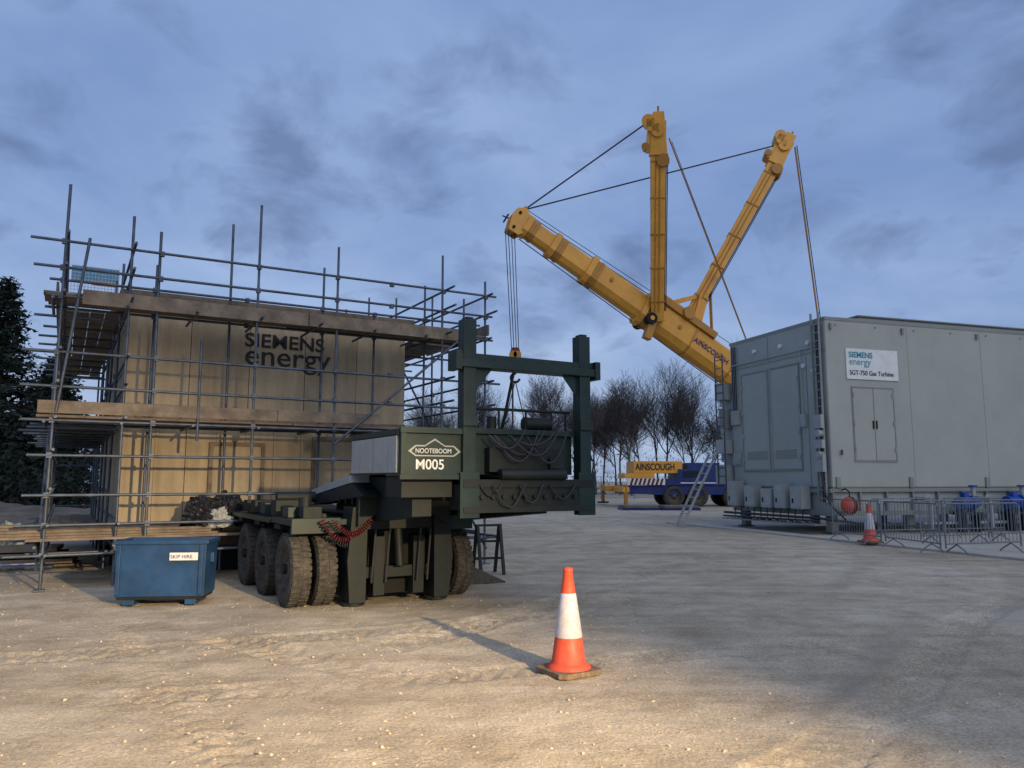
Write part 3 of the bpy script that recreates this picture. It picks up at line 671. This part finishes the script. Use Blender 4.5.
for p,q,tw in ((mA0,mA1,1),(mB0,mB1,1)):
    d=(q-p).normalized(); sd=d.cross(Vector((.2,1,0))).normalized(); f=sd.cross(d)
    UPV=(.1,1,0)
    mb.beam(p,q,.74,.6,'yellow',.87,.7,up=UPV)
    for o_ in (-.42,-.5): mb.tube(p+d*.6+sd*o_,q-d*1.8+sd*(o_-.05),.035,'rope',6)
    for o_ in (.12,-.12): mb.tube(p+d*.6+sd*o_-f*.36,q-d*1.8+sd*o_-f*.36,.035,'yellowdk',6)
    for t in (.1,.27,.44,.62,.8): mb.beam(p.lerp(q,t),p.lerp(q,t+.008),.86,.74,'yellowdk',up=UPV)
    h=q+d*.2
    mb.beam(q-d*1.9,h+d*.3,1.0,.9,'yellow',.62,.7,up=UPV)
    for o_ in (-.25,.05,.3): mb.tube(q-d*.3-f*.55+sd*(.25+o_)+d*o_,q-d*.3+f*.55+sd*(.25+o_)+d*o_,.36,'yellow',20); mb.tube(q-d*.3-f*.58+sd*(.25+o_)+d*o_,q-d*.3+f*.58+sd*(.25+o_)+d*o_,.09,'yellowdk',10)
    mb.beam(q-d*1.7+sd*.35,h+sd*.30,.7,.8,'yellow',.5,.6,up=UPV)
    mb.tube(q-d*2.2-f*.5-sd*.3,q-d*2.2+f*.5-sd*.3,.36,'yellowdk',16); mb.tube(q-d*1.4-f*.48+sd*.7,q-d*1.4+f*.48+sd*.7,.22,'yellowdk',14)
    mb.tube(h+d*.3,h+d*.65,.06,'yellowdk',8)
bc=bp_(.46)
mb.beam(bp_(.385)+upv*1.05,bp_(.55)+upv*1.05,1.7,.42,'yellowdk')
mb.beam(bp_(.385)+upv*1.3,bp_(.50)+upv*1.35,1.0,.35,'yellow')
mb.beam(bp_(.40)+upv*1.1,mA0+(mA1-mA0)*.12,.5,.5,'yellow'); mb.beam(bp_(.50)+upv*1.1,mB0+(mB1-mB0)*.12,.7,.6,'yellow')
mb.beam(mA0+Vector((.1,0,.9)),mB0+(mB1-mB0)*.12,.2,.28,'yellow'); mb.beam(bp_(.56)+upv,mB0+(mB1-mB0)*.2,.16,.16,'yellowdk')
mb.beam(mA0+Vector((.1,0,.2)),mB0+(mB1-mB0)*.02,.3,.4,'yellow')
mb.beam(bp_(.575)+upv,mA0+Vector((0,0,1.2)),.14,.14,'yellowdk')
mb.tube(bc+upv*1.2-side*1.0,bc+upv*1.2+side*1.0,.38,'yellowdk',16)
for off in (-.3,.45): 
    q=bp_(.385)-upv*off*1.1; mb.tube(q-side*1.0,q+side*1.0,.34,'dark',16); mb.tube(q-side*1.04,q+side*1.04,.14,'yellow',12)
mb.beam(mA0+Vector((-.7,-.2,-1.1)),mA0+Vector((-.1,0,.5)),.45,.45,'yellowdk')
for (a,b_) in ((.45,.6),(.49,.64),(.53,.66)):
    mb.tube(bp_(a)+upv*1.3+side*.4,bp_(b_)+upv*1.1+side*.3,.05,'rope',6)
mb.obj("guy_masts",cr,.02)
mb=MB()
tA=mA1+Vector((-.4,0,.1)); tB=mB1+Vector((-.4,0,-.1)); hd=h0+axn*.6+upv*.9
mb.tube(hd,tA,.045,'rope',6); mb.tube(hd,tB,.045,'rope',6)
mb.tube(mA1+Vector((.6,0,-1.0)),Vector((17.0,50.2,6.2)),.045,'yellowdk',6); mb.tube(mA1+Vector((.75,0,-1.2)),Vector((17.1,50.4,6.2)),.02,'rope',6)
mb.tube(mB1+Vector((.5,0,-.3)),Vector((20.9,50.5,6.0)),.06,'yellowdk',6); mb.tube(mB1+Vector((.62,0,-.2)),Vector((21.1,50.6,6.0)),.03,'rope',6)
mb.tube(h0-upv*.8,bp_(.72)-upv*1.15,.03,'rope',5); mb.tube(h0+upv*.8,bp_(.38)+upv*1.1,.025,'rope',5); mb.tube(h0+upv*1.0+axn*.4,bp_(.62)+upv*1.6,.02,'rope',5)
for dx in (-.2,-.07,.07,.2):
    mb.tube(h0+axn*.65-upv*.75+Vector((dx*1.3,.15*(1 if dx>0 else -1),0)),Vector((.18+dx,43.0,8.9)),.024,'rope',5)
mb.obj("ropes",cr)
mb=MB(Matrix.Translation((.18,43,8.2)))
mb.prism([(-.28,.0),(-.32,.5),(-.2,.85),(.2,.85),(.32,.5),(.28,0),(.15,-.3),(-.15,-.3)],1,-.22,.22,'red')
for x in (-.12,.12): mb.tube((x,-.26,.45),(x,.26,.45),.22,'yellowdk',16)
mb.tube((0,0,-.3),(0,0,-.6),.09,'dark',10)
pts=[(.0+.25*math.sin(a),0,-.85-.25*math.cos(a)+.0) for a in [i*math.pi/8-.2 +math.pi for i in range(0,13)]]
mb.path([(0,0,-.6)]+pts[::1],.07,'dark',8)
for dx in (-1.3,1.3): mb.tube((0,0,-1.0),(dx*.4,dx*.3,-3.2),.03,'rope',5)
mb.obj("hook_block",cr)
CM=frame((5.6,48.6,0),math.radians(3)); mb=MB(CM)
mb.box((3.4,.2,.75),(17.8,2.8,1.35),'craneblue'); mb.box((4.2,.1,1.351),(17.7,2.9,1.75),'craneblue')
mb.box((4.9,.15,1.751),(8.6,2.8,2.35),'craneblue'); mb.box((5.5,.3,2.351),(7.6,2.6,2.75),'craneblue'); mb.box((7.8,.1,1.76),(9.8,.6,2.6),'cabinet')
mb.box((5.2,.11,1.85),(6.2,.149,2.25),'glass'); mb.box((5.0,.08,1.45),(8.4,.099,1.52),'white')
mb.prism([(20.6,.65),(20.75,1.5),(20.4,2.75),(18.4,2.85),(18.2,.65)],1,.15,2.85,'craneblue')
mb.prism([(20.5,1.62),(20.3,2.55),(18.8,2.62),(18.8,1.62)],1,.10,.149,'glass')
mb.box((17.8,.4,.75),(18.2,2.6,1.3),'craneblue')
mb.obj("carrier",cr,.03)
mb=MB(CM)
for x in (4.6,6.1,8.4,9.9,13.2,14.7,16.2,19.4):
    T=Matrix.Rotation(math.radians(90),4,'Z')
    for y in (.35,2.65): tyre(mb,(0,0,0),.66,.5,T=Matrix.Translation((x,y,.66))@T)
mb.obj("wheels",cr)
mb=MB(CM)
mb.box((2.1,.3,2.1),(5.2,2.7,2.85),'yellow'); mb.box((1.5,.25,1.78),(3.4,2.5,2.09),'yellow'); mb.box((.3,.4,1.0),(1.45,2.2,1.3),'yellowdk')
mb.box((1.45,.2,.8),(4.0,2.7,1.32),'craneblue')
for i in range(8):
    mb.prism([(1.75+i*.27,1.36),(1.89+i*.27,1.36),(2.03+i*.27,1.77),(1.89+i*.27,1.77)],1,-.03,-.012,'red')
mb.box((1.6,-.011,1.36),(4.0,.09,1.77),'white')
mb.box((7.2,.5,2.36),(8.6,2.4,2.6),'craneblue')
mb.tube((9,.8,2.0),(11.5,.8,2.0),.2,'yellow',12)
mb.tube((12.6,1.5,1.75),(12.6,1.5,2.1),1.1,'dark',24)
mb.box((11.0,.2,2.1),(17.5,2.8,3.1),'yellow'); mb.box((14.5,.0,3.1),(17.5,3.0,4.3),'yellow'); mb.box((16.8,-.8,1.9),(18.1,3.8,3.3),'yellowdk')
mb.prism([(9.6,2.0),(9.4,2.9),(9.8,3.9),(11.4,3.9),(11.4,2.0)],1,-.9,.1,'yellow'); mb.prism([(9.7,2.7),(9.95,3.75),(11.1,3.75),(11.1,2.7)],1,-.95,-.901,'glass')
mb.beam((12.2,1.5,2.6),(9.5,1.3,8.0),.5,.5,'yellowdk')
for x in (1.0,12.0,17.3):
    mb.box((x-.2,-2.6,.95),(x+.2,5.6,1.25),'yellow'); 
    for y in (-2.5,5.5): mb.tube((x,y,.2),(x,y,1.4),.12,'yellowdk',10); mb.tube((x,y,.1),(x,y,.2),.4,'dark',14)
mb.obj("superstructure",cr,.02)
text("AINSCOUGH",.58,CM@Matrix.Translation((2.2,.285,2.30))@UPR,'black',cr,"name_board",.01,sx=.74,bold=.01)
BT=Matrix.Identity(4); rt=(-axn); upn=upv if upv.z>0 else -upv; nr=rt.cross(upn).normalized()
for i,vv in enumerate((rt,upn,nr)): 
    for j in range(3): BT[j][i]=vv[j]
po=bp_(.505)+nr*.70-upn*.05
text("AINSCOUGH",.45,Matrix.Translation(po)@BT,'craneblue',cr,"boom_lettering",.01,bold=.005)
for (x,y) in ((7.2,44.2),(9.4,44.0)):
    mb=MB(frame((x,y,0),.05)); mb.box((-1.1,-.8,.0),(1.0,.8,.14),'craneblue'); mb.box((-1.0,-.7,.141),(.9,.7,.26),'plank'); mb.obj("outrigger_mat",bevel=.01,origin=(x,y,0))

# ------------------------------------------------------------------ trees
def bare_tree(seed,H):
    random.seed(seed); mb=MB()
    def br(p,d,l,r,dep):
        n=3 if dep<4 else 2; 
        for i in range(n):
            q=p+d*(l/n); r2=r*(.86 if dep<4 else .7)
            mb.tube(p,q,r,'bark' if dep<2 else 'twig',5 if dep<2 else 3,r2=r2,caps=False)
            p=q; r=r2
            d=(d+Vector((U(-.16,.16),U(-.16,.16),U(-.02,.12)))).normalized()
            if dep<5 and (dep>0 or i>0):
                for _ in range(2 if dep in(0,1,2) else 1):
                    a=U(0,6.28); ax_=Vector((math.cos(a),math.sin(a),0)); nd=(d*U(.65,1.0)+ax_*U(.5,.9)).normalized()
                    br(p,nd,l*U(.5,.72),max(r*.6,.014),dep+1)
        if dep<5: br(p,d,l*.6,r*.85,dep+1)
    br(Vector((0,0,-.1)),Vector((U(-.05,.05),U(-.05,.05),1)).normalized(),H*.33,H*.008+.03,0)
    me_o=mb.obj("tmp"); me=me_o.data; bpy.data.objects.remove(me_o); return me
meshes=[bare_tree(10+i,12.5+1.2*i) for i in range(6)]
random.seed(3)
tr_e=empty("distant_bare_trees",(0,90,0))
for i in range(175):
    x=-80+i*1.15+U(-1.2,1.2); y=U(80,104); s=U(.72,1.18)*(0.74 if x<-8 else (1.0 if x<8 else 1.1))
    o=bpy.data.objects.new("bare_tree_%02d"%i,random.choice(meshes)); o.location=(x,y,0); o.rotation_euler=(U(-.05,.05),U(-.05,.05),U(0,6.3)); w_=s*U(.6,.9); o.scale=(w_,w_,s*U(1.0,1.15)); COL.objects.link(o); adopt(o,tr_e)
mb=MB()
for i in range(20000):
    x=U(-110,130); y=U(80,98); hh=2.4+4.0*max(0,.5+noise.noise(Vector((x*.12,y*.1,0)))); z=U(0,1)**1.3*hh; s=U(.12,.45)
    a=Vector((U(-.5,.5),U(-.5,.5),U(.2,1)))*s*1.5; c_=Vector((U(-1,1),U(-1,1),U(-1,1)))*s*.35
    mb.add([(x,y,z),Vector((x,y,z))+a,Vector((x,y,z))+c_],[(0,1,2)],'twig')
mb.obj("distant_hedge")
def conifer(loc,H,Wd,seed):
    random.seed(seed); e=empty("pine_tree",loc); mb=MB(Matrix.Translation(loc)); mb.tube((0,0,0),(0,0,H*.97),.22,'bark',8,r2=.03); mb.obj("trunk",e)
    mb=MB(Matrix.Translation(loc))
    n=int(H*26)
    for i in range(n):
        t=(i/n)**.9; z=H*(.05+.95*t); rad=Wd*(1-t)**.75*U(.6,1.12)+.15; a=U(0,6.28); dirv=Vector((math.cos(a),math.sin(a),-.15+U(-.15,.3)))
        mb.tube((0,0,z),Vector((0,0,z))+dirv*rad,.03,'bark',3,r2=.008,caps=False)
        for k in range(int(12+rad*16)):
            u=U(.15,1.05); p=Vector((0,0,z))+dirv*rad*u+Vector((U(-.25,.25),U(-.25,.25),U(-.25,.12))); s=U(.16,.36)
            q1=Vector((U(-1,1),U(-1,1),U(-.8,.4)))*s; q2=Vector((U(-1,1),U(-1,1),U(-.8,.4)))*s
            mb.add([p,p+q1,p+q2],[(0,1,2)],'conifer')
    mb.obj("foliage",e)
conifer(Vector((-26.0,39,0)),12.0,3.4,1); conifer(Vector((-29.5,42,0)),11,3.4,2); conifer(Vector((-24.6,42,0)),8.5,2.8,4); conifer(Vector((-33,40,0)),10,3.2,5); conifer(Vector((-27.5,46,0)),9,3.2,6)
random.seed(9)
mb=MB()
for i in range(9000):
    x=U(-48,-15); y=U(35,39); hh=1.8+2.0*max(0,.5+noise.noise(Vector((x*.3,y*.3,2)))); z=U(0,1)**.8*hh; s=U(.15,.4)
    a=Vector((U(-1,1),U(-1,1),U(-.6,1)))*s; c_=Vector((U(-1,1),U(-1,1),U(-1,1)))*s
    mb.add([(x,y,z),Vector((x,y,z))+a,Vector((x,y,z))+c_],[(0,1,2)],'conifer')
mb.obj("evergreen_hedge")
mb=MB(); nxx,nyy=50,16; vs=[]
for j in range(nyy+1):
    for i in range(nxx+1):
        x=-44+i*.66; y=27+j*.5; e_=math.sin(math.pi*j/nyy)*min(1,i/6,(nxx-i)/6)
        vs.append((x,y,-.05+e_*(.65+.5*noise.noise(Vector((x*.25,y*.3,0)))+.25*noise.noise(Vector((x,y,1))))))
mb.add(vs,[(j*(nxx+1)+i,j*(nxx+1)+i+1,(j+1)*(nxx+1)+i+1,(j+1)*(nxx+1)+i) for j in range(nyy) for i in range(nxx)],'mound',True); mb.obj("soil_mound")
mb=MB(frame((-9.9,14.2,0),.4))
for i in range(4): mb.box((0,U(-.05,.05),i*.11),(1.6+U(-.2,.2),.9,i*.11+.08),'plank')
mb.tube((-.5,-.4,.1),(1.5,-.5,.1),.05,'steel'); mb.tube((-.4,-.3,.08),(1.3,-.2,.1),.05,'conewhite'); mb.obj("timber_stack",bevel=.005,origin=(-9.9,14.2,0))
c=Vector((-9.2,15.2,0)); crumple("rubble_bag",(c.x-1.2,c.y+1,.25),.5,.45,.4,'whitedirty',6)
mb=MB()
x=-10
while x<34:
    mb.tube((x,70,0),(x,70,2.0),.04,'barrier',5); 
    for z in (.15,1.0,1.95): mb.tube((x,70,z),(x+3,70,z),.025,'barrier',4)
    for k in range(1,12): mb.tube((x+k*.25,70,.15),(x+k*.25,70,1.95),.01,'barrier',3)
    x+=3
mb.obj("site_fence",origin=(0,70,0))

# ------------------------------------------------------------------ floodlight tower (behind the camera, lights the yard)
FL=Vector((7.6,-5.6,0)); fl=empty("floodlight_tower",FL)
mb=MB(Matrix.Translation(FL))
mb.box((-.7,-.5,.35),(.7,.5,1.2),'yellow'); mb.tube((0,0,1.2),(0,0,4.9),.06,'barrier',10); mb.tube((0,0,1.2),(0,0,3.2),.09,'barrier',10)
for a in (-1,1):
    for b_ in (-1,1): mb.beam((a*.6,b_*.4,.5),(a*1.3,b_*1.0,.03),.06,.06,'barrier')
mb.tube((-.8,0,4.9),(.8,0,4.9),.03,'barrier')
for x in (-.6,0,.6): mb.box((x-.2,-.1,4.75),(x+.2,.0,5.1),'dark')
mb.obj("mast",fl,.01)
mb=MB(Matrix.Translation(FL))
for x in (-.6,0,.6): mb.box((x-.17,.001,4.78),(x+.17,.01,5.07),'lamp')
mb.obj("lamp_heads",fl)
ld=bpy.data.lights.new("flood_lamp",'SPOT'); ld.energy=27000; ld.color=(1.0,.72,.38); ld.spot_size=math.radians(35); ld.spot_blend=1.0; ld.shadow_soft_size=.15
lo=bpy.data.objects.new("flood_lamp",ld); COL.objects.link(lo)
lp=FL+Vector((0,.2,4.92)); lo.rotation_euler=(Vector((-3.2,7.2,-.3))-lp).to_track_quat('-Z','Y').to_euler(); lo.location=lp; adopt(lo,fl)

# ------------------------------------------------------------------ sun + sky
sd=bpy.data.lights.new("sun",'SUN'); sd.energy=.95; sd.angle=math.radians(60); sd.color=(1.0,.90,.78)
so=bpy.data.objects.new("sun",sd); COL.objects.link(so)
el=math.radians(38); az=(0.49,-.87)
sv=Vector((az[0]*math.cos(el),az[1]*math.cos(el),math.sin(el))); so.rotation_euler=(-sv).to_track_quat('-Z','Y').to_euler()
wd=bpy.data.worlds.new("World"); scene.world=wd; wd.use_nodes=True; nt=wd.node_tree;N=nt.nodes;L=nt.links; bg=N["Background"]
sky=N.new("ShaderNodeTexSky"); sky.sky_type='NISHITA'; sky.sun_disc=False; sky.sun_elevation=el; sky.sun_rotation=math.atan2(az[0],az[1]); sky.dust_density=2
sk=N.new("ShaderNodeVectorMath"); sk.operation='SCALE'; sk.inputs['Scale'].default_value=.08; L.new(sky.outputs[0],sk.inputs[0])
tc=N.new("ShaderNodeTexCoord"); sp=N.new("ShaderNodeSeparateXYZ"); L.new(tc.outputs["Generated"],sp.inputs[0])
zc=mth('ADD',mth('MAXIMUM',sp.outputs[2],0.0),.34)
cb=N.new("ShaderNodeCombineXYZ"); L.new(mth('DIVIDE',sp.outputs[0],zc),cb.inputs[0]); L.new(mth('DIVIDE',sp.outputs[1],zc),cb.inputs[1]); cb.inputs[2].default_value=3.7
na=nz(1.9,2,.5,.2,cb.outputs[0]); nb=nz(4.6,5,.58,.35,cb.outputs[0])
mixn=mth('ADD',mth('MULTIPLY',na.outputs[0],.42),mth('MULTIPLY',nb.outputs[0],.58))
gr=N.new("ShaderNodeValToRGB"); L.new(sp.outputs[2],gr.inputs[0]); e=gr.color_ramp.elements
e[0].position=0.0; e[0].color=(.40,.52,.75,1); e[1].position=.60; e[1].color=(.215,.335,.64,1)
x=gr.color_ramp.elements.new(.22); x.color=(.30,.43,.73,1)
lw=nz(1.5,5,.6,.3,cb.outputs[0]); lr=ramp(lw.outputs[0],.36,(.80,.84,.89),.66,(1.32,1.24,1.12))
g2=mix(1.0,gr.outputs[0],lr.outputs[0],'MULTIPLY')
cm=ramp(mixn,.51,(0,0,0),.64,(1,1,1))
cm2=mth('MULTIPLY',cm.outputs[0],.75)
g3=mix(cm2,g2.outputs[0],(.125,.185,.36))
g4=mix(.12,g3.outputs[0],sk.outputs[0])
L.new(g4.outputs[0],bg.inputs["Color"]); bg.inputs["Strength"].default_value=1.0
wd.cycles.sampling_method='MANUAL'; wd.cycles.sample_map_resolution=256

# ------------------------------------------------------------------ camera
cd=bpy.data.cameras.new("camera"); cd.sensor_width=36; cd.lens=27.18; cd.clip_end=3000; cd.clip_start=.05
co=bpy.data.objects.new("camera",cd); COL.objects.link(co); co.location=(0,0,1.65); co.rotation_euler=(math.radians(97.1),0,0); scene.camera=co
scene.view_settings.view_transform='Standard'; scene.view_settings.look='None'; scene.view_settings.exposure=0
